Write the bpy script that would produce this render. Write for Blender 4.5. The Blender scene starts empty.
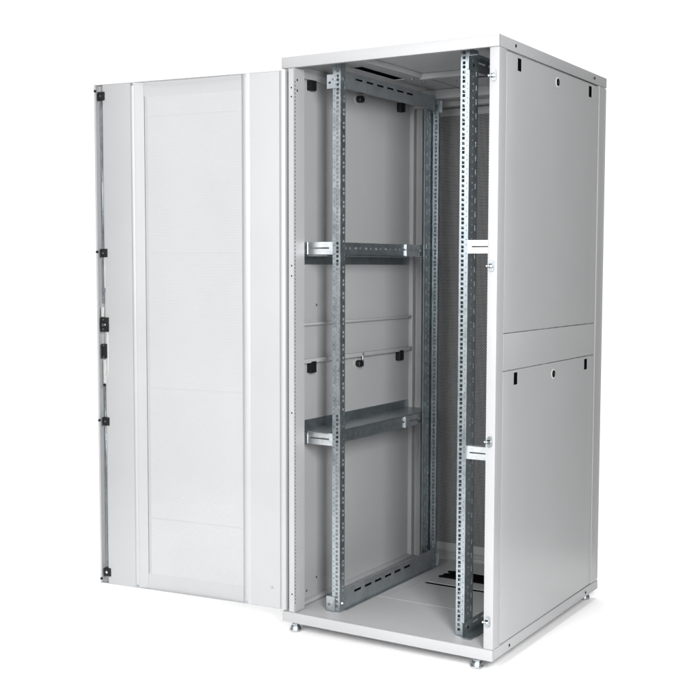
import bpy, bmesh, math, random
from mathutils import Vector, Matrix
random.seed(4)
S = bpy.context.scene
C = S.collection

# ------------------------------------------------------------------ helpers
OX, OY, OZ = 0.4, 0.488, -0.038          # cabinet base centre; floor is FOOT below the base


class MB:
    """collects shapes, then links them as ONE mesh object"""

    def __init__(self):
        self.bm = bmesh.new()

    def box(self, x0, y0, z0, x1, y1, z1, bev=0.0, seg=2):
        b = bmesh.new()
        r = bmesh.ops.create_cube(b, size=1.0)
        for v in r['verts']:
            v.co = Vector((x0 if v.co.x < 0 else x1, y0 if v.co.y < 0 else y1, z0 if v.co.z < 0 else z1))
        if bev > 0:
            bmesh.ops.bevel(b, geom=b.edges[:], offset=bev, segments=seg, profile=0.6, affect='EDGES')
        self._merge(b)
        return self

    def plate(self, P0, U, V, N, w, h, t, holes=()):
        """sheet w x h with rectangular holes cut right through"""
        P0, U, V, N = Vector(P0), Vector(U), Vector(V), Vector(N)
        us = sorted({0.0, w, *[round(a, 6) for q in holes for a in q[:2]]})
        vs = sorted({0.0, h, *[round(a, 6) for q in holes for a in q[2:]]})
        ui = {a: i for i, a in enumerate(us)}
        vi = {a: i for i, a in enumerate(vs)}
        nu, nv = len(us) - 1, len(vs) - 1
        solid = [[True] * nv for _ in range(nu)]
        for a, b, c, d in holes:
            for i in range(ui[round(a, 6)], ui[round(b, 6)]):
                for j in range(vi[round(c, 6)], vi[round(d, 6)]):
                    solid[i][j] = False
        bm = bmesh.new()
        cache = {}

        def vert(i, j, k):
            if (i, j, k) not in cache:
                cache[(i, j, k)] = bm.verts.new(P0 + U * us[i] + V * vs[j] + N * (t * k))
            return cache[(i, j, k)]
        for i in range(nu):
            for j in range(nv):
                if not solid[i][j]:
                    continue
                bm.faces.new([vert(i, j, 1), vert(i + 1, j, 1), vert(i + 1, j + 1, 1), vert(i, j + 1, 1)])
                bm.faces.new([vert(i, j, 0), vert(i, j + 1, 0), vert(i + 1, j + 1, 0), vert(i + 1, j, 0)])
                for di, dj, a, b in ((-1, 0, (i, j + 1), (i, j)), (1, 0, (i + 1, j), (i + 1, j + 1)),
                                     (0, -1, (i, j), (i + 1, j)), (0, 1, (i + 1, j + 1), (i, j + 1))):
                    ii, jj = i + di, j + dj
                    if 0 <= ii < nu and 0 <= jj < nv and solid[ii][jj]:
                        continue
                    bm.faces.new([vert(*a, 0), vert(*b, 0), vert(*b, 1), vert(*a, 1)])
        self._merge(bm)
        return self

    def cyl(self, c, axis, r, l, n=20, r2=None, bev=0.0):
        """cylinder from c along axis for l"""
        b = bmesh.new()
        a = Vector(axis).normalized()
        bmesh.ops.create_cone(b, cap_ends=True, segments=n, radius1=r, radius2=r if r2 is None else r2, depth=l)
        if bev > 0:
            ed = [e for e in b.edges if abs(e.verts[0].co.z - e.verts[1].co.z) < 1e-6]
            bmesh.ops.bevel(b, geom=ed, offset=bev, segments=2, affect='EDGES')
        q = Vector((0, 0, 1)).rotation_difference(a)
        bmesh.ops.transform(b, matrix=Matrix.Translation(Vector(c) + a * (l / 2)) @ q.to_matrix().to_4x4(), verts=b.verts)
        self._merge(b)
        return self

    def tube(self, pts, r, n=10):
        pts = [Vector(p) for p in pts]
        b = bmesh.new()
        rings = []
        for i, p in enumerate(pts):
            d = (pts[min(i + 1, len(pts) - 1)] - pts[max(i - 1, 0)]).normalized()
            ref = Vector((0, 1, 0)) if abs(d.y) < .9 else Vector((1, 0, 0))
            e1 = d.cross(ref).normalized()
            e2 = d.cross(e1)
            rings.append([b.verts.new(p + e1 * (r * math.cos(2 * math.pi * k / n)) + e2 * (r * math.sin(2 * math.pi * k / n))) for k in range(n)])
        for A, B in zip(rings, rings[1:]):
            for k in range(n):
                b.faces.new([A[k], A[(k + 1) % n], B[(k + 1) % n], B[k]])
        b.faces.new(rings[0][::-1])
        b.faces.new(rings[-1])
        self._merge(b)
        return self

    def prism(self, prof, z0, z1):
        """closed outline in x,y pulled from z0 to z1"""
        b = bmesh.new()
        lo = [b.verts.new((x, y, z0)) for x, y in prof]
        hi = [b.verts.new((x, y, z1)) for x, y in prof]
        n = len(prof)
        for k in range(n):
            b.faces.new([lo[k], lo[(k + 1) % n], hi[(k + 1) % n], hi[k]])
        b.faces.new(lo[::-1])
        b.faces.new(hi)
        self._merge(b)
        return self

    def ribbon(self, line, t, z0, z1):
        """a folded sheet: open x,y line given a thickness t, pulled from z0 to z1"""
        pts = [Vector((x, y, 0)) for x, y in line]
        off = []
        for i, p in enumerate(pts):
            ns = []
            if i > 0:
                d = (p - pts[i - 1]).normalized(); ns.append(Vector((-d.y, d.x, 0)))
            if i < len(pts) - 1:
                d = (pts[i + 1] - p).normalized(); ns.append(Vector((-d.y, d.x, 0)))
            m = sum(ns, Vector()).normalized()
            off.append(p + m * (t / max(.35, m.dot(ns[0]))))
        prof = [(p.x, p.y) for p in pts] + [(p.x, p.y) for p in reversed(off)]
        b = bmesh.new()
        lo = [b.verts.new((x, y, z0)) for x, y in prof]
        hi = [b.verts.new((x, y, z1)) for x, y in prof]
        n, m = len(prof), len(pts)
        for k in range(n):
            b.faces.new([lo[k], lo[(k + 1) % n], hi[(k + 1) % n], hi[k]])
        for k in range(m - 1):                     # caps as quads
            a, c = k, n - 1 - k
            b.faces.new([lo[a], lo[c], lo[c - 1], lo[a + 1]])
            b.faces.new([hi[a], hi[a + 1], hi[c - 1], hi[c]])
        self._merge(b)
        return self

    def _merge(self, b):
        me = bpy.data.meshes.new('tmp')
        b.to_mesh(me)
        b.free()
        self.bm.from_mesh(me)
        bpy.data.meshes.remove(me)

    def build(self, name, mat, parent=None, off=(OX, OY, OZ), smooth=True):
        bmesh.ops.recalc_face_normals(self.bm, faces=self.bm.faces[:])
        bmesh.ops.translate(self.bm, verts=self.bm.verts[:], vec=(-off[0], -off[1], -off[2]))
        me = bpy.data.meshes.new(name)
        if smooth:
            for f in self.bm.faces:
                f.smooth = True
            for e in self.bm.edges:
                if len(e.link_faces) == 2 and e.calc_face_angle(0) > math.radians(40):
                    e.smooth = False
        self.bm.to_mesh(me)
        self.bm.free()
        me.materials.append(mat)
        o = bpy.data.objects.new(name, me)
        C.objects.link(o)
        if parent is not None:
            o.parent = parent
        return o


# ------------------------------------------------------------------ materials
def new_mat(name):
    m = bpy.data.materials.new(name)
    m.use_nodes = True
    nt = m.node_tree
    return m, nt, nt.nodes['Principled BSDF'], nt.nodes['Material Output']


def paint(name, col, rough, bump=.04, vary=.03, spec=.5):
    """powder coat: fine orange-peel bump and a slow drift of tone and gloss"""
    m, nt, p, out = new_mat(name)
    N, L = nt.nodes, nt.links
    tc = N.new('ShaderNodeTexCoord')
    n1 = N.new('ShaderNodeTexNoise'); n1.inputs['Scale'].default_value = 700; n1.inputs['Detail'].default_value = 2
    n2 = N.new('ShaderNodeTexNoise'); n2.inputs['Scale'].default_value = 3.0; n2.inputs['Detail'].default_value = 4
    L.new(tc.outputs['Object'], n1.inputs['Vector']); L.new(tc.outputs['Object'], n2.inputs['Vector'])
    r = N.new('ShaderNodeValToRGB')
    r.color_ramp.elements[0].position = .3; r.color_ramp.elements[1].position = .7
    r.color_ramp.elements[0].color = (*[c * (1 - vary) for c in col], 1)
    r.color_ramp.elements[1].color = (*[min(1, c * (1 + vary)) for c in col], 1)
    L.new(n2.outputs['Fac'], r.inputs['Fac']); L.new(r.outputs['Color'], p.inputs['Base Color'])
    mr = N.new('ShaderNodeMapRange'); mr.inputs['To Min'].default_value = rough - .04; mr.inputs['To Max'].default_value = rough + .05
    L.new(n2.outputs['Fac'], mr.inputs['Value']); L.new(mr.outputs['Result'], p.inputs['Roughness'])
    b = N.new('ShaderNodeBump'); b.inputs['Strength'].default_value = bump; b.inputs['Distance'].default_value = .0004
    L.new(n1.outputs['Fac'], b.inputs['Height']); L.new(b.outputs['Normal'], p.inputs['Normal'])
    p.inputs['Specular IOR Level'].default_value = spec
    return m


def metal(name, lo, hi, rough, scale=55, metallic=1.0):
    """zinc plated sheet: spangle cells, fine streaks"""
    m, nt, p, out = new_mat(name)
    N, L = nt.nodes, nt.links
    tc = N.new('ShaderNodeTexCoord')
    v = N.new('ShaderNodeTexVoronoi'); v.inputs['Scale'].default_value = scale
    n = N.new('ShaderNodeTexNoise'); n.inputs['Scale'].default_value = 18; n.inputs['Detail'].default_value = 6
    L.new(tc.outputs['Object'], v.inputs['Vector']); L.new(tc.outputs['Object'], n.inputs['Vector'])
    bw = N.new('ShaderNodeRGBToBW'); L.new(v.outputs['Color'], bw.inputs['Color'])
    mx = N.new('ShaderNodeMath'); mx.operation = 'MULTIPLY_ADD'; mx.inputs[1].default_value = .36
    L.new(bw.outputs['Val'], mx.inputs[0])
    sc = N.new('ShaderNodeMath'); sc.operation = 'MULTIPLY'; sc.inputs[1].default_value = .64
    L.new(n.outputs['Fac'], sc.inputs[0]); L.new(sc.outputs['Value'], mx.inputs[2])
    r = N.new('ShaderNodeValToRGB')
    r.color_ramp.elements[0].position = .25; r.color_ramp.elements[1].position = .75
    r.color_ramp.elements[0].color = (*lo, 1); r.color_ramp.elements[1].color = (*hi, 1)
    L.new(mx.outputs['Value'], r.inputs['Fac']); L.new(r.outputs['Color'], p.inputs['Base Color'])
    mr = N.new('ShaderNodeMapRange'); mr.inputs['To Min'].default_value = rough - .08; mr.inputs['To Max'].default_value = rough + .1
    L.new(mx.outputs['Value'], mr.inputs['Value']); L.new(mr.outputs['Result'], p.inputs['Roughness'])
    p.inputs['Metallic'].default_value = metallic
    return m


def plain(name, col, rough, metallic=0.0, nscale=200):
    m, nt, p, out = new_mat(name)
    N, L = nt.nodes, nt.links
    tc = N.new('ShaderNodeTexCoord')
    n = N.new('ShaderNodeTexNoise'); n.inputs['Scale'].default_value = nscale
    L.new(tc.outputs['Object'], n.inputs['Vector'])
    r = N.new('ShaderNodeValToRGB')
    r.color_ramp.elements[0].color = (*[c * .8 for c in col], 1)
    r.color_ramp.elements[1].color = (*[min(1, c * 1.2) for c in col], 1)
    L.new(n.outputs['Fac'], r.inputs['Fac']); L.new(r.outputs['Color'], p.inputs['Base Color'])
    p.inputs['Roughness'].default_value = rough
    p.inputs['Metallic'].default_value = metallic
    return m


def perforate(m, axis_u, pitch, rad, bands=(), zlo=-9, zhi=9):
    """round holes in a hexagonal lattice, cut with transparency; rows near each height in bands stay unpunched"""
    nt = m.node_tree
    N, L = nt.nodes, nt.links
    p, out = N['Principled BSDF'], N['Material Output']
    tc = N.new('ShaderNodeTexCoord')
    sx = N.new('ShaderNodeSeparateXYZ'); L.new(tc.outputs['Object'], sx.inputs[0])

    def mth(op, a, b=None):
        n = N.new('ShaderNodeMath'); n.operation = op
        for i, q in enumerate((a, b)):
            if q is None:
                continue
            if isinstance(q, (int, float)):
                n.inputs[i].default_value = q
            else:
                L.new(q, n.inputs[i])
        return n.outputs[0]
    hu, hv = pitch / 2, pitch * math.sqrt(3) / 2
    u, v = sx.outputs[axis_u], sx.outputs['Z']
    a, b = mth('PINGPONG', u, hu), mth('PINGPONG', v, hv)
    dA = mth('ADD', mth('MULTIPLY', a, a), mth('MULTIPLY', b, b))
    a2, b2 = mth('SUBTRACT', hu, a), mth('SUBTRACT', hv, b)
    dB = mth('ADD', mth('MULTIPLY', a2, a2), mth('MULTIPLY', b2, b2))
    hole = mth('LESS_THAN', mth('MINIMUM', dA, dB), rad * rad)
    for z, hw in bands:
        hole = mth('MULTIPLY', hole, mth('GREATER_THAN', mth('ABSOLUTE', mth('SUBTRACT', v, z)), hw))
    hole = mth('MULTIPLY', hole, mth('GREATER_THAN', v, zlo))
    hole = mth('MULTIPLY', hole, mth('LESS_THAN', v, zhi))
    t = N.new('ShaderNodeBsdfTransparent')
    mix = N.new('ShaderNodeMixShader')
    L.new(hole, mix.inputs[0]); L.new(p.outputs[0], mix.inputs[1]); L.new(t.outputs[0], mix.inputs[2])
    L.new(mix.outputs[0], out.inputs['Surface'])
    return m


GREY = (.333, .336, .341)
M_PAINT = paint('light_grey_powder_coat', GREY, .36)
M_PERF_F = perforate(paint('perforated_door_sheet', GREY, .42), 'X', .0036, .00055,
                     bands=[(z - OZ, .0022) for z in (1.2835, .7925)] + [(.310 - OZ, .0035), (1.7745 - OZ, .002)], zlo=.1 - OZ, zhi=1.8425 - OZ)
M_PERF_R = perforate(paint('perforated_rear_sheet', GREY, .5), 'X', .0068, .0026)
M_ZINC = metal('galvanised_steel', (.27, .312, .335), (.40, .442, .465), .32, 60, .92)
M_ZINCP = metal('galvanised_sheet', (.31, .345, .365), (.43, .46, .48), .4, 45, .85)
M_ZINCB = metal('bright_zinc', (.6, .63, .65), (.74, .77, .78), .42, 90)
M_CHROME = metal('bright_steel', (.4, .41, .42), (.55, .56, .57), .22, 140)
M_BLACK = plain('black_plastic', (.006, .006, .007), .55)
M_BLACK.node_tree.nodes['Principled BSDF'].inputs['Specular IOR Level'].default_value = .25
M_FOAM = plain('black_foam', (.006, .006, .007), .9, 0, 400)
M_DARKHOLE = plain('dark_recess', (.004, .004, .004), .95)
for q in (M_DARKHOLE, M_FOAM):
    q.node_tree.nodes['Principled BSDF'].inputs['Specular IOR Level'].default_value = 0
M_WHITEPL = plain('white_plastic', (.36, .36, .35), .4)

M_LOCKRING = plain('lock_ring', (.55, .55, .55), .4)  # paler than the panel, paints in the lit bevel of the ring

# ------------------------------------------------------------------ the cabinet
W, D, H = .8, .977, 1.941
CB, BT = 1.904, .036            # underside of the top cover, top of the base
root = bpy.data.objects.new('server_cabinet', None)
C.objects.link(root)
root.location = (OX, OY, 0)
root['label'] = 'tall light grey network server cabinet with its perforated front door swung wide open'
root['category'] = 'server cabinet'
OFF = (OX, OY, OZ)


def screw(parent, c, axis, r=.005, mat=None, name='screw', l=.002):
    return MB().cyl(c, axis, r, l, 14, bev=.0006).build(name, mat or M_BLACK, parent)


# --- top cover: folded tray with a roof sheet
m = MB()
m.box(0, 0, CB, W, .016, H, .002)
m.box(0, .0165, CB, .016, D, H - .0005, .002)
m.box(W - .016, .0165, CB, W, D, H - .0005, .002)
m.box(.0165, D - .016, CB, W - .0165, D - .001, H - .001, .001)
m.box(.015, .015, H - .006, W - .015, D - .015, H - .002)
cover = m.build('top_cover', M_PAINT, root)
for y in (.1253, .8434):
    screw(cover, (W - .0004, y, 1.9235), (1, 0, 0), .0055)
# inside of the roof: side strip with a cable entry, beams, recessed sheets
m = MB()
m.plate((.0165, .0165, 1.9255), (1, 0, 0), (0, 1, 0), (0, 0, 1), .25, .94, .003, [(.125, .172, .2, .51)])
m.build('roof_side_strip', M_PAINT, cover)
m = MB()
m.box(.267, .017, 1.917, .277, .49, 1.9345, .002)
m.box(.267, .4905, 1.914, .782, .525, 1.9345, .002)
m.build('roof_beam', M_PAINT, cover)
MB().box(.279, .526, 1.924, .782, .80, 1.928).build('roof_rear_sheet', M_PAINT, cover)
MB().box(.0165, .802, 1.889, .7835, .87, 1.925, .004).build('roof_cross_member', M_PAINT, cover)
MB().box(.0165, .9, 1.872, .7835, .945, 1.926, .004).build('roof_cross_member', M_PAINT, cover)
MB().box(.12, .2, 1.9302, .21, .54, 1.9332).build('cable_entry_brush', M_FOAM, cover)
for x, y in ((.215, .53), (.2316, .5926)):
    screw(cover, (x, y, 1.9255), (0, 0, -1), .0055, M_CHROME, l=.006)
for x, y in ((.3424, .6313), (.52, .64)):
    screw(cover, (x, y, 1.924), (0, 0, -1), .0055, M_CHROME, l=.006)
MB().box(.40, .60, 1.9215, .60, .605, 1.9238).build('roof_slot_edge', M_DARKHOLE, cover)

# --- base: folded tray with a floor sheet
m = MB()
m.box(0, 0, 0, W, .016, BT, .002)
m.box(0, .0165, .0005, .016, D, BT - .001, .002)
m.box(W - .016, .0165, .0005, W, D, BT - .001, .002)
m.box(.0165, D - .016, .0005, W - .0165, D - .001, BT - .001, .001)
fl = [(.235, .535, .566, .595), (.25, .52, .672, .745)]
m.plate((.0162, .0162, .031), (1, 0, 0), (0, 1, 0), (0, 0, 1), W - .0324, D - .0324, .0035, fl)
base = m.build('base_frame', M_PAINT, root)
for y in (.1332, .8443):
    screw(base, (W - .0004, y, .0165), (1, 0, 0), .005)
MB().box(.22, .57, .024, .57, .78, .0302).build('floor_cable_brush', M_FOAM, base)
m = MB()
m.prism([(.262, .686), (.272, .700), (.268, .722), (.285, .738), (.283, .755), (.262, .766), (.30, .78), (.55, .77), (.55, .684), (.3, .688)], .0345, .0415)
m.build('foam_seal', M_FOAM, base)
m = MB()
m.box(.19, .337, .0347, .77, .3405, .0362, .0004, 1)
m.box(.232, .34, .0347, .2345, .56, .0358, .0003, 1)
m.build('floor_seam', M_PAINT, base)
# levelling feet
for x, y in ((.735, .03), (.036, .03), (.762, .94), (.04, .94)):
    m = MB()
    m.cyl((x, y, -.038), (0, 0, 1), .0205, .011, 32, bev=.003)
    f = m.build('levelling_foot', M_CHROME, root)
    MB().cyl((x, y, -.0272), (0, 0, 1), .0195, .009, 32, r2=.0165).build('collar', M_ZINC, f)
    MB().cyl((x, y, -.0181), (0, 0, 1), .0125, .009, 6).build('lock_nut', M_ZINC, f)
    MB().cyl((x, y, -.0091), (0, 0, 1), .006, .009, 14).build('threaded_stem', M_ZINC, f)
# --- corner posts
zp0, zp1 = BT + .0005, CB - .0005
m = MB()
m.box(.768, .003, zp0, W, .0575, zp1, .002)
post_fr = m.build('corner_post', M_PAINT, root)
# hinge-side post: folded sheet with a punched inner side
m = MB()
n = int((zp1 - zp0 - .06) / .0125)
hs = [(.003, .0095, .03 + k * .0125, .03 + k * .0125 + .0065) for k in range(n)]
m.box(.026, .003, zp0, .0498, .0055, zp1, .001, 1)
m.plate((.05, .003, zp0), (0, 1, 0), (0, 0, 1), (-1, 0, 0), .062, zp1 - zp0, .002, hs)
m.box(.026, .006, zp0, .028, .065, zp1)
m.box(.0005, .058, zp0, .0255, .065, zp1)
m.box(.029, .04, zp0, .0478, .042, zp1)
post_fl = m.build('corner_post', M_PAINT, root)
for x, z in ((.039, 1.838), (.039, 1.808), (.039, 1.24), (.039, 1.205), (.039, .735), (.039, .10)):
    screw(post_fl, (x, .0034, z), (0, -1, 0), .0028, M_DARKHOLE, 'fixing_hole', .0006)
for z in (1.865, 1.83):
    screw(post_fl, (.0496, .022, z), (1, 0, 0), .004, M_DARKHOLE, 'fixing_hole', .0008)
m = MB()
m.box(W - .03, .8995, zp0, W, .9615, zp1, .002)
m.build('corner_post', M_PAINT, root)
m = MB()
m.box(.0005, .897, zp0, .0255, .915, zp1, .0015)
m.box(.0005, .925, zp0, .0505, .9615, zp1, .0015)
m.box(.0005, .9152, zp0, .018, .9248, zp1)
m.build('corner_post', M_PAINT, root)

# --- side panels (right outside, left seen from inside)
ZU, ZM, ZL = (1.0305, 1.8985), (.9115, 1.0285), (.0375, .9095)


def side_panel(right, z0, z1, lock, slots, name):
    """panel of one side; lock and slots near its top edge"""
    x0, x1 = (W - .008, W - .0012) if right else (.0012, .008)
    m = MB()
    hs = []
    y0, y1 = (.0605, .8965) if right else (.0675, .8955)
    if slots:
        for ya in ((.145, .177), (.789, .823)):
            hs.append((ya[0] - y0, ya[1] - y0, z1 - .048 - z0, z1 - .0085 - z0))
    m.plate((x0, y0, z0), (0, 1, 0), (0, 0, 1), (1, 0, 0), y1 - y0, z1 - z0, x1 - x0, hs)
    bm = m.bm
    outer = [e for e in bm.edges if len(e.link_faces) == 2 and abs((e.verts[0].co.x + e.verts[1].co.x) / 2 - (x1 if right else x0)) < 1e-6
             and e.calc_face_angle(0) > 1.2
             and (all(abs(v.co.y - y0) < 1e-6 for v in e.verts) or all(abs(v.co.y - y1) < 1e-6 for v in e.verts)
                  or all(abs(v.co.z - z0) < 1e-6 for v in e.verts) or all(abs(v.co.z - z1) < 1e-6 for v in e.verts))]
    bmesh.ops.bevel(bm, geom=outer, offset=.0032, segments=3, affect='EDGES', profile=.5)
    o = m.build(name, M_PAINT, root)
    if slots:
        for ya in ((.145, .177), (.789, .823)):
            q = MB()
            if right:      # finger recess: black cup set into the sheet
                q.box(W - .04, ya[0] + .0005, z1 - .0475, W - .0022, ya[1] - .0005, z1 - .009, .0006, 1)
            else:
                q.box(.003, ya[0] - .001, z1 - .049, .028, ya[1] + .001, z1 - .0075, .004, 2)
            q.build('finger_recess', M_DARKHOLE if right else M_BLACK, o)
    if lock:
        yl, zl = .483, z1 - .0385
        if right:
            r = MB().cyl((W - .0014, yl, zl), (1, 0, 0), .0175, .002, 32, bev=.0007).build('lock', M_LOCKRING, o)
            MB().cyl((W + .0006, yl, zl), (1, 0, 0), .0125, .0016, 28, bev=.0005).build('lock_barrel', M_DARKHOLE, r)
            MB().box(W + .002, yl - .0012, zl - .0055, W + .0026, yl + .0012, zl + .0055).build('keyway', M_CHROME, r)
        else:
            r = MB().cyl((.008, yl - .004, zl), (1, 0, 0), .019, .002, 28, bev=.0007).build('lock', M_WHITEPL, o)
            MB().cyl((.01, yl, zl), (1, 0, 0), .0125, .024, 20, bev=.002).build('lock_barrel', M_BLACK, r)
            MB().box(.026, yl + .012, zl - .012, .03, yl + .02, zl + .04, .001, 1).box(.026, yl - .012, zl - .006, .0305, yl + .0115, zl + .006, .001, 1).build('lock_cam', M_ZINC, r)
    return o


for right in (True, False):
    side_panel(right, *ZU, True, True, 'side_panel')
    s = side_panel(right, *ZM, False, False, 'side_strip')
    side_panel(right, *ZL, True, True, 'side_panel')
    if not right:
        m = MB()
        m.box(.0085, .0695, 1.030, .022, .893, 1.0395, .0012)
        m.build('flange', M_PAINT, s)
        m = MB()
        m.box(.0085, .0695, .897, .026, .893, .912, .0012)
        m.build('flange', M_PAINT, s)
        for z in (1.02, .905):
            screw(s, (.0265 if z < 1 else .0225, .878, z + (.0 if z < 1 else .015)), (1, 0, 0), .005, M_ZINCB)
        screw(s, (.0082, .118, 1.012), (1, 0, 0), .005, M_ZINC)
for xa in (.0087, .7713):
    MB().box(xa, .069, 1.884, xa + .02, .892, 1.9035, .001, 1).build('top_rail', M_PAINT, root)
MB().box(.004, .954, BT + .0003, W - .004, .963, BT + .014, .001, 1).build('rear_sill', M_PAINT, root)
MB().box(.0085, .072, BT + .001, .03, .892, BT + .012, .001).build('sill_rail', M_PAINT, root)

for yy, zz in ((.205, 1.10), (.205, .11), (.14, .075)):
    MB().cyl((.0078, yy, zz), (1, 0, 0), .0045, .0015, 12).build('rivet', M_ZINC, root)

# --- rear door: frame, perforated sheet, added dark backing that makes the holes look dark
m = MB()
yd = .9635
m.plate((.002, yd, BT + .003), (1, 0, 0), (0, 0, 1), (0, 1, 0), W - .004, CB - BT - .006, .0018,
        [(.06, W - .064, .1 - BT - .003, 1.842 - BT - .003)])
m.box(W - .0035, yd + .002, BT + .003, W - .001, D - .0005, CB - .003, .0006, 1)
m.box(.001, yd + .002, BT + .003, .0035, D - .0005, CB - .003, .0006, 1)
rear = m.build('rear_door', M_PAINT, root)
MB().plate((.0625, yd + .0012, .095), (1, 0, 0), (0, 0, 1), (0, 1, 0), W - .125, 1.752, .0006).build('perforated_sheet', M_PERF_R, rear)
MB().box(.05, yd + .0075, .06, W - .05, yd + .0095, 1.88).build('dark_backing', M_FOAM, rear)  # added dark sheet, stands in for darkness behind the holes
MB().box(.06, yd - .012, 1.862, W - .06, yd - .0005, 1.868, .001, 1).box(.06, yd - .012, 1.884, W - .06, yd - .0005, 1.889, .001, 1).build('door_fold', M_PAINT, rear)
MB().box(.06, yd - .012, .064, W - .06, yd - .0005, .068, .001, 1).build('door_fold', M_PAINT, rear)

# --- 19 inch mounting rails
UZ0 = .05
UN = 42
RZ0, RZ1 = BT + .0015, 1.899


def u_holes(uc, hw, top, first=UZ0):
    out = []
    for k in range(UN):
        for d in (.0063, .0222, .0381):
            z = first + k * .04445 + d - RZ0
            out.append((uc - hw, uc + hw, z - .0048, z + .0048))
    out = [q for q in out if q[3] < top - RZ0 - .004]
    return out


def dots(uc, hw, hh, offs):
    return [(uc - hw, uc + hw, UZ0 + k * .04445 + d - RZ0 - hh, UZ0 + k * .04445 + d - RZ0 + hh) for k in range(UN - 1) for d in offs]


def mounting_rail(xi, side, y, front):
    """xi = edge towards the equipment, side = +1 when the rail's outside is +x, front rails fold back, rear rails fold forward"""
    g = 1 if front else -1
    m = MB()
    w = .031
    t = .002
    wf = w if front else .0225
    top = 1.9235 if front else 1.8865
    h = top - RZ0
    # mounting flange with the square holes
    m.plate((xi, y, RZ0), (side, 0, 0), (0, 0, 1), (0, g, 0), wf, h, t, u_holes(.0115, .0047, top) + (dots(.0245, .0015, .0015, (.0141, .030)) if front else []))
    if not front:      # the flange is folded back behind its holes before it meets the side
        m.plate((xi + side * wf, y - t, RZ0), (0, 1, 0), (0, 0, 1), (side, 0, 0), .016, h, t)
        m.box(min(xi + side * (wf + .0021), xi + side * (w - .0021)), y + .012, RZ0, max(xi + side * (wf + .0021), xi + side * (w - .0021)), y + .014, top)
    # outer side flange
    yo = y + (.0001 if front else .014)
    m.plate((xi + side * w, yo, RZ0), (0, g, 0), (0, 0, 1), (-side, 0, 0), .012 if front and side < 0 else .064 if front else .076, h, t, () if front and side < 0 else
            dots(.026 if front else .036, .0032, .0032, (.010, .0322)) + dots(.048 if front else .060, .0038, .0088, (.0222,)))
    if front:  # inner lip
        m.plate((xi, y + t + .0001, RZ0), (0, 1, 0), (0, 0, 1), (side, 0, 0), .03, h, t, dots(.0195, .0052, .0042, (.0142, .0284)))
    else:
        m.plate((xi, y + .0001, RZ0), (0, 1, 0), (0, 0, 1), (side, 0, 0), .012, h, t)
    return m.build('mounting_rail', M_ZINC, root)


XL, XR, YF, YR = .180, .632, .09, .818
for xi, sd, y, fr in ((XL, -1, YF, True), (XR, 1, YF - .008, True), (XL, -1, YR, False), (XR, 1, YR, False)):
    r = mounting_rail(xi, sd, y, fr)
    # end plates bolted to the depth rails
    ya, yb = (y - .0045, y - .0012) if fr else (y + .0012, y + .0045)
    if sd < 0:
        for z0, z1, zb in ((BT + .002, .088, .07), (1.838, 1.885, 1.868)):
            q = MB()
            if fr:
                q.plate((xi - .052, yb, z0), (1, 0, 0), (0, 0, 1), (0, -1, 0), .034, z1 - z0, .003, [(.006, .016, (z1 - z0) * .35, (z1 - z0) * .5)])
            else:
                q.box(xi - .03, ya, z0, xi + .014, yb, z1, .0006, 1)
            e = q.build('end_plate', M_ZINCP, r)
            if fr:
                MB().cyl((xi - .025, ya, zb), (0, -1, 0), .0045, .004, 6).build('bolt', M_CHROME, e)
    for z in (.062, 1.872):
        xs = xi + (.0 if sd < 0 else .0315)
        MB().cyl((xs, y + (.02 if fr else -.02), z), (1, 0, 0), .006, .004, 6).build('bolt', M_CHROME, r)

# --- depth rails
def slots_h(y0, y1, n, ln, zc, hh, skip=0):
    """row of slots along a depth rail, in the rail's own u, v"""
    st = (y1 - y0 - .06) / n
    return [(.04 + st * k, .04 + st * k + ln, zc - hh, zc + hh) for k in range(skip, n)]


def depth_rail(x, side, y0, y1, z0, z1, up):
    """folded channel; slotted face towards the equipment, short folds outward"""
    m = MB()
    h = z1 - z0
    hs = [(.022, .03, h * .62, h * .78)] + [(.07 + .0735 * k, .07 + .0735 * k + .05, h * .62, h * .74) for k in range(6)]
    hs = [q for q in hs if q[1] < y1 - y0 - .02]
    m.plate((x, y0, z0), (0, 1, 0), (0, 0, 1), (side, 0, 0), y1 - y0, h, .002, hs)
    a, b = sorted((x + side * .0022, x + side * .032))
    m.box(a, y0, z1 - .002, b, y1, z1) if up else m.box(a, y0, z0, b, y1, z0 + .002)
    if side > 0:
        return m.build('depth_rail', M_ZINC, root)  # darker zinc puts the shade on right-hand rails into their colour
    r = m.build('depth_rail', M_ZINCP, root)
    a, b = sorted((x + side * .0028, x + side * .006))
    MB().box(a, y0 + .06, z0 + h * .5, b, y1 - .03, z0 + h * .86).build('dark_slot_backing', M_DARKHOLE, r)  # added dark strip behind the slots so they look shaded
    return r


depth_rail(.1772, -1, .1225, .79, 1.842, 1.8985, True)
depth_rail(.1772, -1, .1225, .812, .0365, .110, False)
depth_rail(.6655, 1, .066, .86, 1.854, 1.8985, True)
depth_rail(.6655, 1, .06, .86, .0378, .0845, False)
m = MB()   # fold of the lower rail lying on the floor
m.box(.1774, .125, .0362, .186, .81, .0378)
m.build('rail_foot', M_ZINC, root)


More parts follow.
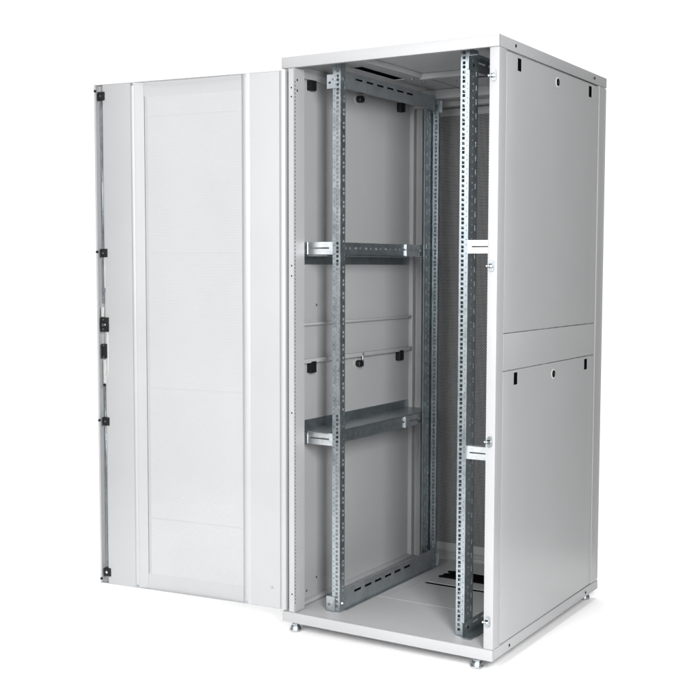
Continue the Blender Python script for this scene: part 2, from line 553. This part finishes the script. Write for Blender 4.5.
def cross_support(zf0, zf1, zs0, zs1, webz):
    """mid-height depth rail on the left: slotted face, web, wall strip"""
    m = MB()
    h = zf1 - zf0
    y0, y1 = .118, .776
    hs = [(.03 + .036 * k, .03 + .036 * k + (.018 if k % 2 else .009), h * .45, h * .62) for k in range(17)]
    m.plate((.136, y0, zf0), (0, 1, 0), (0, 0, 1), (-1, 0, 0), y1 - y0, h, .002, hs)
    m.box(.0095, .078, webz, .1338, y1 + .12, webz + .002)
    m.box(.0075, .078, zs0, .0093, .955, zs1)
    r = m.build('support_rail', M_ZINC, root)
    # sliding end piece near the rear rail
    q = MB()
    q.plate((.1362, .637, zf0 - .001), (0, 1, 0), (0, 0, 1), (1, 0, 0), .13, h + .002, .002, [(.03, .115, h * .46, h * .58)])
    q.box(.1364, .63, zf0 - .002, .142, .6365, zf1 + .002)
    q.build('end_bracket', M_ZINCB, r)
    # bracket from post to front rail
    zc = (zf0 + zf1) / 2
    q = MB()
    q.plate((.0145, .101, zc - .021), (1, 0, 0), (0, 0, 1), (0, 1, 0), .0245, .042, .002, [(.009, .018, .018, .024)])
    q.plate((.0395, .0992, zc - .0215), (1, 0, 0), (0, 0, 1), (0, 1, 0), .104, .043, .002, [(.01, .09, .0195, .0245)])
    q.box(.0385, .0965, zc - .0218, .0405, .099, zc + .0218)
    q.build('bracket', M_ZINCB, r)
    return r


cross_support(1.279, 1.3215, 1.2445, 1.30, 1.2735)
cross_support(.618, .658, .64, .694, .6585 + .002)
# right-hand brackets
for zc in (1.3015, .641):
    q = MB()
    q.plate((.661, .0885, zc - .021), (1, 0, 0), (0, 0, 1), (0, 1, 0), .125, .042, .002, [(.012, .09, .019, .0235)])
    q.box(.661, .091, zc + .0188, .786, .12, zc + .021)
    q.build('bracket', M_ZINCB, root)

# --- catches on the latch-side post
for z in (1.8186, 1.2419, .6972, .1267):
    x = .782
    m = MB()
    m.cyl((x + .001, .0026, z + .008), (0, -1, 0), .008, .0036, 24).cyl((x + .001, .0026, z - .011), (0, -1, 0), .008, .0036, 24).box(x - .007, -.0009, z - .011, x + .009, .0026, z + .008)
    c = m.build('catch', M_ZINCP, root)
    for zz in (z + .0105, z - .0135):
        MB().cyl((x + .0006, -.0012, zz), (0, -1, 0), .0046, .0022, 6).build('screw', M_ZINC, c)
    MB().box(x - .0065, -.0019, z - .008, x + .0035, -.0013, z + .005).build('slot', M_BLACK, c)
    MB().cyl((x - .0135, -.005, z - .002), (1, 0, 0), .0026, .017, 12).cyl((x + .003, -.001, z - .002), (0, -1, 0), .0045, .0075, 14).cyl((x - .0145, -.005, z - .002), (1, 0, 0), .0038, .0035, 14).build('pin', M_CHROME, c)

# ------------------------------------------------------------------ the front door, built in its own frame:
# x = distance from the hinge, y = towards the inside of the door, z up
DA = math.radians(6.297)
DW = .777
dz0, dz1 = .0415, 1.899
DOFF = (0, 0, OZ)
m = MB()
# outer skin with folded edges; the middle stays open for the perforated sheet
ys = -.028
m.ribbon([(-.018, -.002), (-.018, ys), (.15, ys), (.162, ys + .002)], .0016, dz0, dz1)
m.ribbon([(.5635, ys + .002), (.575, ys), (DW, ys), (DW, 0), (DW - .007, 0)], .0016, dz0, dz1)
YP = -.0135
m.box(.564, YP - .005, dz1 - .052, .5692, YP - .0016, dz1 - .0022)
m.box(.564, YP - .005, dz0 + .0022, .5692, YP - .0016, dz0 + .058)
m.prism([(.5688, YP - .0035), (.6045, -.0092), (.6045, -.0108), (.5688, YP - .005)], dz0 + .0021, dz1 - .0021)
m.box(.1555, ys + .0022, dz0 + .004, .164, ys + .0032, dz1 - .004)
m.box(.561, ys + .0022, dz0 + .004, .5945, ys + .0032, dz1 - .004)
m.box(-.0175, ys + .002, dz1 - .0015, DW - .002, -.008, dz1 - .0001)
m.box(-.0175, ys + .002, dz0 + .0001, DW - .002, -.008, dz0 + .0015)
door = m.build('front_door', M_PAINT, root, DOFF)
door.location = (.0006 - OX, -.0059 - OY, 0)
door.rotation_euler = (0, 0, math.pi + DA)


def dpart(m, name, mat, par=None):
    return m.build(name, mat, par or door, DOFF)


# perforated sheet, bowed outward
b = bmesh.new()
n = 40
cols = []
for i in range(n + 1):
    s = .1565 + (.5648 - .1565) * i / n
    q = (s - .36065) / .20415
    y = YP - .0013 - .005 * (1 - q * q)
    cols.append([b.verts.new((s, y, z)) for z in (dz0 + .0016, dz1 - .0016)])
for A, B in zip(cols, cols[1:]):
    b.faces.new([A[0], B[0], B[1], A[1]])
m = MB(); m._merge(b)
perf = dpart(m, 'perforated_sheet', M_PERF_F)
# stiffening profiles each side of the sheet: flat hat sections with a rolled edge
def bead(s0, s1, y0, hgt, n=10):
    return [(s0 + (s1 - s0) * k / n, y0 + hgt * math.sin(math.pi * k / n) ** .8) for k in range(n + 1)]


yh = -.009
m = MB()
m.ribbon([(.005, ys + .003), (.0055, yh)] + [(.012, yh), (.12, yh)] + bead(.126, .153, yh, .006) + [(.1565, yh - .003), (.1568, YP - .003)], .0014, dz0 + .002, dz1 - .002)
st1 = dpart(m, 'stiffener', M_PAINT)
m = MB()
m.ribbon([(.6055, YP - .003), (.6057, yh - .002)] + bead(.606, .620, yh, .004) + [(.626, yh), (.738, yh), (.7455, yh - .002), (.7458, ys + .003)], .0014, dz0 + .002, dz1 - .002)
st2 = dpart(m, 'stiffener', M_PAINT)
for st, s in ((st1, .141), (st2, .611)):
    for z in (dz1 - .008, dz0 + .009):
        MB().cyl((s, yh + .003, z), (0, 1, 0), .0045, .005, 12).build('screw', M_ZINC, st, DOFF)
MB().cyl((.0417, yh, .1134), (0, 1, 0), .0045, .0035, 12).build('screw', M_ZINC, st1, DOFF)
# hinge-side rolled edge
m = MB()
m.ribbon([(-.0165, -.004)] + bead(-.016, .0045, -.0045, .006) + [(.0048, -.008)], .0012, dz0 + .002, dz1 - .002)
dpart(m, 'hinge_edge', M_PAINT)

# locking gear in the channel at the free edge
def rod(z0, z1, s=.7595):
    return dpart(MB().box(s - .0045, -.0215, z0, s + .0045, -.0165, z1, .001, 1), 'lock_rod', M_ZINC)


rod(.075, .83); rod(1.10, 1.875)
for s, z in ((.750, 1.8567), (.7465, 1.2849), (.747, .6586), (.749, .0859)):
    g = dpart(MB().box(s - .0155, -.022, z - .0155, s + .0155, -.004, z + .0155, .002), 'rod_guide', M_BLACK)
    MB().cyl((s + .001, -.004, z), (0, 1, 0), .0048, .002, 12).build('screw', M_CHROME, g, DOFF)
    zz = z + (.018 if z > 1.5 else -.024 if z < .3 else .004)
    MB().cyl((DW - .008, .001, zz), (0, 1, 0), .0045, .006, 10).build('peg', M_BLACK, g, DOFF)
c = dpart(MB().box(.7285, -.022, .9935, .765, -.003, 1.047, .002), 'lock_case', M_BLACK)
for z in (1.0385, 1.003):
    MB().cyl((.75, -.003, z), (0, 1, 0), .004, .002, 12).build('screw', M_CHROME, c, DOFF)
MB().cyl((.750, -.003, 1.0195), (0, 1, 0), .0062, .004, 14).box(.7385, -.003, 1.0165, .749, .0005, 1.0225, .001, 1).build('lock_cam', M_CHROME, c, DOFF)
c2 = dpart(MB().box(.738, -.022, .8945, .763, -.004, .9485, .002), 'handle_case', M_BLACK)
for z in (.9435, .8995):
    MB().cyl((.751, -.004, z), (0, 1, 0), .004, .002, 12).build('screw', M_CHROME, c2, DOFF)
dpart(MB().box(.7435, -.018, .945, .7485, -.012, .996, .001, 1), 'handle_lever', M_BLACK)
# thin links that carry the movement to the rods
dpart(MB().tube([(.735, -.010, .99), (.7345, -.010, .86), (.7355, -.010, .842), (.7455, -.010, .826), (.7485, -.010, .815), (.7485, -.012, .79)], .0028, 8), 'link_wire', M_ZINCB)
dpart(MB().box(.7465, -.015, .80, .757, -.008, .89, .001, 1), 'link_bar', M_WHITEPL)
dpart(MB().box(.744, -.015, 1.155, .7485, -.008, 1.27, .001, 1), 'link_bar', M_WHITEPL)
dpart(MB().box(.751, -.014, 1.048, .7635, -.007, 1.085, .001, 1), 'link_bar', M_WHITEPL)
dpart(MB().cyl((.7455, -.009, 1.148), (0, 1, 0), .0055, .006, 12), 'pivot', M_ZINC)
dpart(MB().cyl((.7505, -.009, .795), (0, 1, 0), .005, .006, 12), 'pivot', M_BLACK)

# ------------------------------------------------------------------ setting: white studio floor
m, nt, p, out = new_mat('white_studio_floor')
N, L = nt.nodes, nt.links
tc = N.new('ShaderNodeTexCoord'); nz = N.new('ShaderNodeTexNoise'); nz.inputs['Scale'].default_value = 2
r = N.new('ShaderNodeValToRGB'); r.color_ramp.elements[0].color = (.93, .93, .93, 1); r.color_ramp.elements[1].color = (.96, .96, .96, 1)
L.new(tc.outputs['Object'], nz.inputs['Vector']); L.new(nz.outputs['Fac'], r.inputs['Fac']); L.new(r.outputs['Color'], p.inputs['Base Color'])
p.inputs['Roughness'].default_value = .9
p.inputs['Specular IOR Level'].default_value = .1
mb = MB()
mb.cyl((-.45, -.15, -.05), (0, 0, 1), 2.1, .05, 96)
fo = mb.build('floor', m, None, (0, 0, 0), smooth=False)
fo['kind'] = 'structure'

# ------------------------------------------------------------------ light: world shaped by direction, softboxes, added floor light
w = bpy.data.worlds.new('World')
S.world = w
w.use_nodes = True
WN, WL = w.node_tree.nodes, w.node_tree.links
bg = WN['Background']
BACK = (-.52, .85, -.07)           # world kept white on this side and dimmed elsewhere, added to shape the light
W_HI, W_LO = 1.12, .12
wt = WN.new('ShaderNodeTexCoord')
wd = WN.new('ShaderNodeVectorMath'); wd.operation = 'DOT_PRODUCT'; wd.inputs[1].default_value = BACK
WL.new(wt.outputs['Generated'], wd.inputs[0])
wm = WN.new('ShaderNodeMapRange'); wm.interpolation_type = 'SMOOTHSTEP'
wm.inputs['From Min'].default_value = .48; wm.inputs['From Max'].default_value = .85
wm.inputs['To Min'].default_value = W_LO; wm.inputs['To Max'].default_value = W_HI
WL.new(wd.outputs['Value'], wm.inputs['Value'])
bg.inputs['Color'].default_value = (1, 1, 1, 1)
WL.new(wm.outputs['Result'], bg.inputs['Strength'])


def area(name, loc, aim, sx, sy, power, col=(1, 1, 1)):
    l = bpy.data.lights.new(name, 'AREA')
    l.shape = 'RECTANGLE'; l.size = sx; l.size_y = sy; l.energy = power; l.color = col
    o = bpy.data.objects.new(name, l)
    C.objects.link(o)
    o.location = loc
    o.rotation_euler = (Vector(aim) - Vector(loc)).to_track_quat('-Z', 'Y').to_euler()
    return o


area('softbox_front', (-1.1, -4.2, 2.2), (.3, 0, 1.1), 1.5, 2.3, 52)
area('softbox_fill', (.75, -4.4, 1.95), (.4, 0, 1.0), 1.2, 1.2, 92)
area('softbox_side', (2.66, -2.4, 1.85), (.0, .45, 1.05), .75, 1.4, 202)
area('added_floor_light', (-.8, .2, 5.2), (-.8, .2, 0), 4.6, 4.6, 370)  # added unseen overhead light that lifts the floor to white

# ------------------------------------------------------------------ camera
cam = bpy.data.cameras.new('camera')
co = bpy.data.objects.new('camera', cam)
C.objects.link(co)
S.camera = co
PX, PY, PZ = 2.2599705684302047, -3.2483746334445995, 1.2391869922523266
yaw, pit, rol, f = -0.5485786385932317, 0.07279347947623745, 0.0024940668175947958, 1151.2534207012654
cy, sy = math.cos(yaw), math.sin(yaw)
fw = Vector((sy * math.cos(pit), cy * math.cos(pit), -math.sin(pit)))
rt = Vector((cy, -sy, 0)); up = rt.cross(fw)
c_, s_ = math.cos(rol), math.sin(rol)
R_, U_ = rt * c_ + up * s_, up * c_ - rt * s_
mw = Matrix((R_, U_, -fw)).transposed().to_4x4()
mw.translation = (PX, PY, PZ - OZ)
co.matrix_world = mw
cam.sensor_width = 36
cam.lens = 36 * f / 700
cam.clip_end = 500
cam.clip_start = .05

# ------------------------------------------------------------------ render settings
S.view_settings.view_transform = 'Standard'
S.view_settings.look = 'None'
S.view_settings.exposure = 0
S.view_settings.gamma = 1
S.render.engine = 'CYCLES'
S.cycles.use_denoising = True
S.cycles.max_bounces = 10
S.cycles.diffuse_bounces = 6
S.cycles.transparent_max_bounces = 16
S.cycles.sample_clamp_indirect = 6
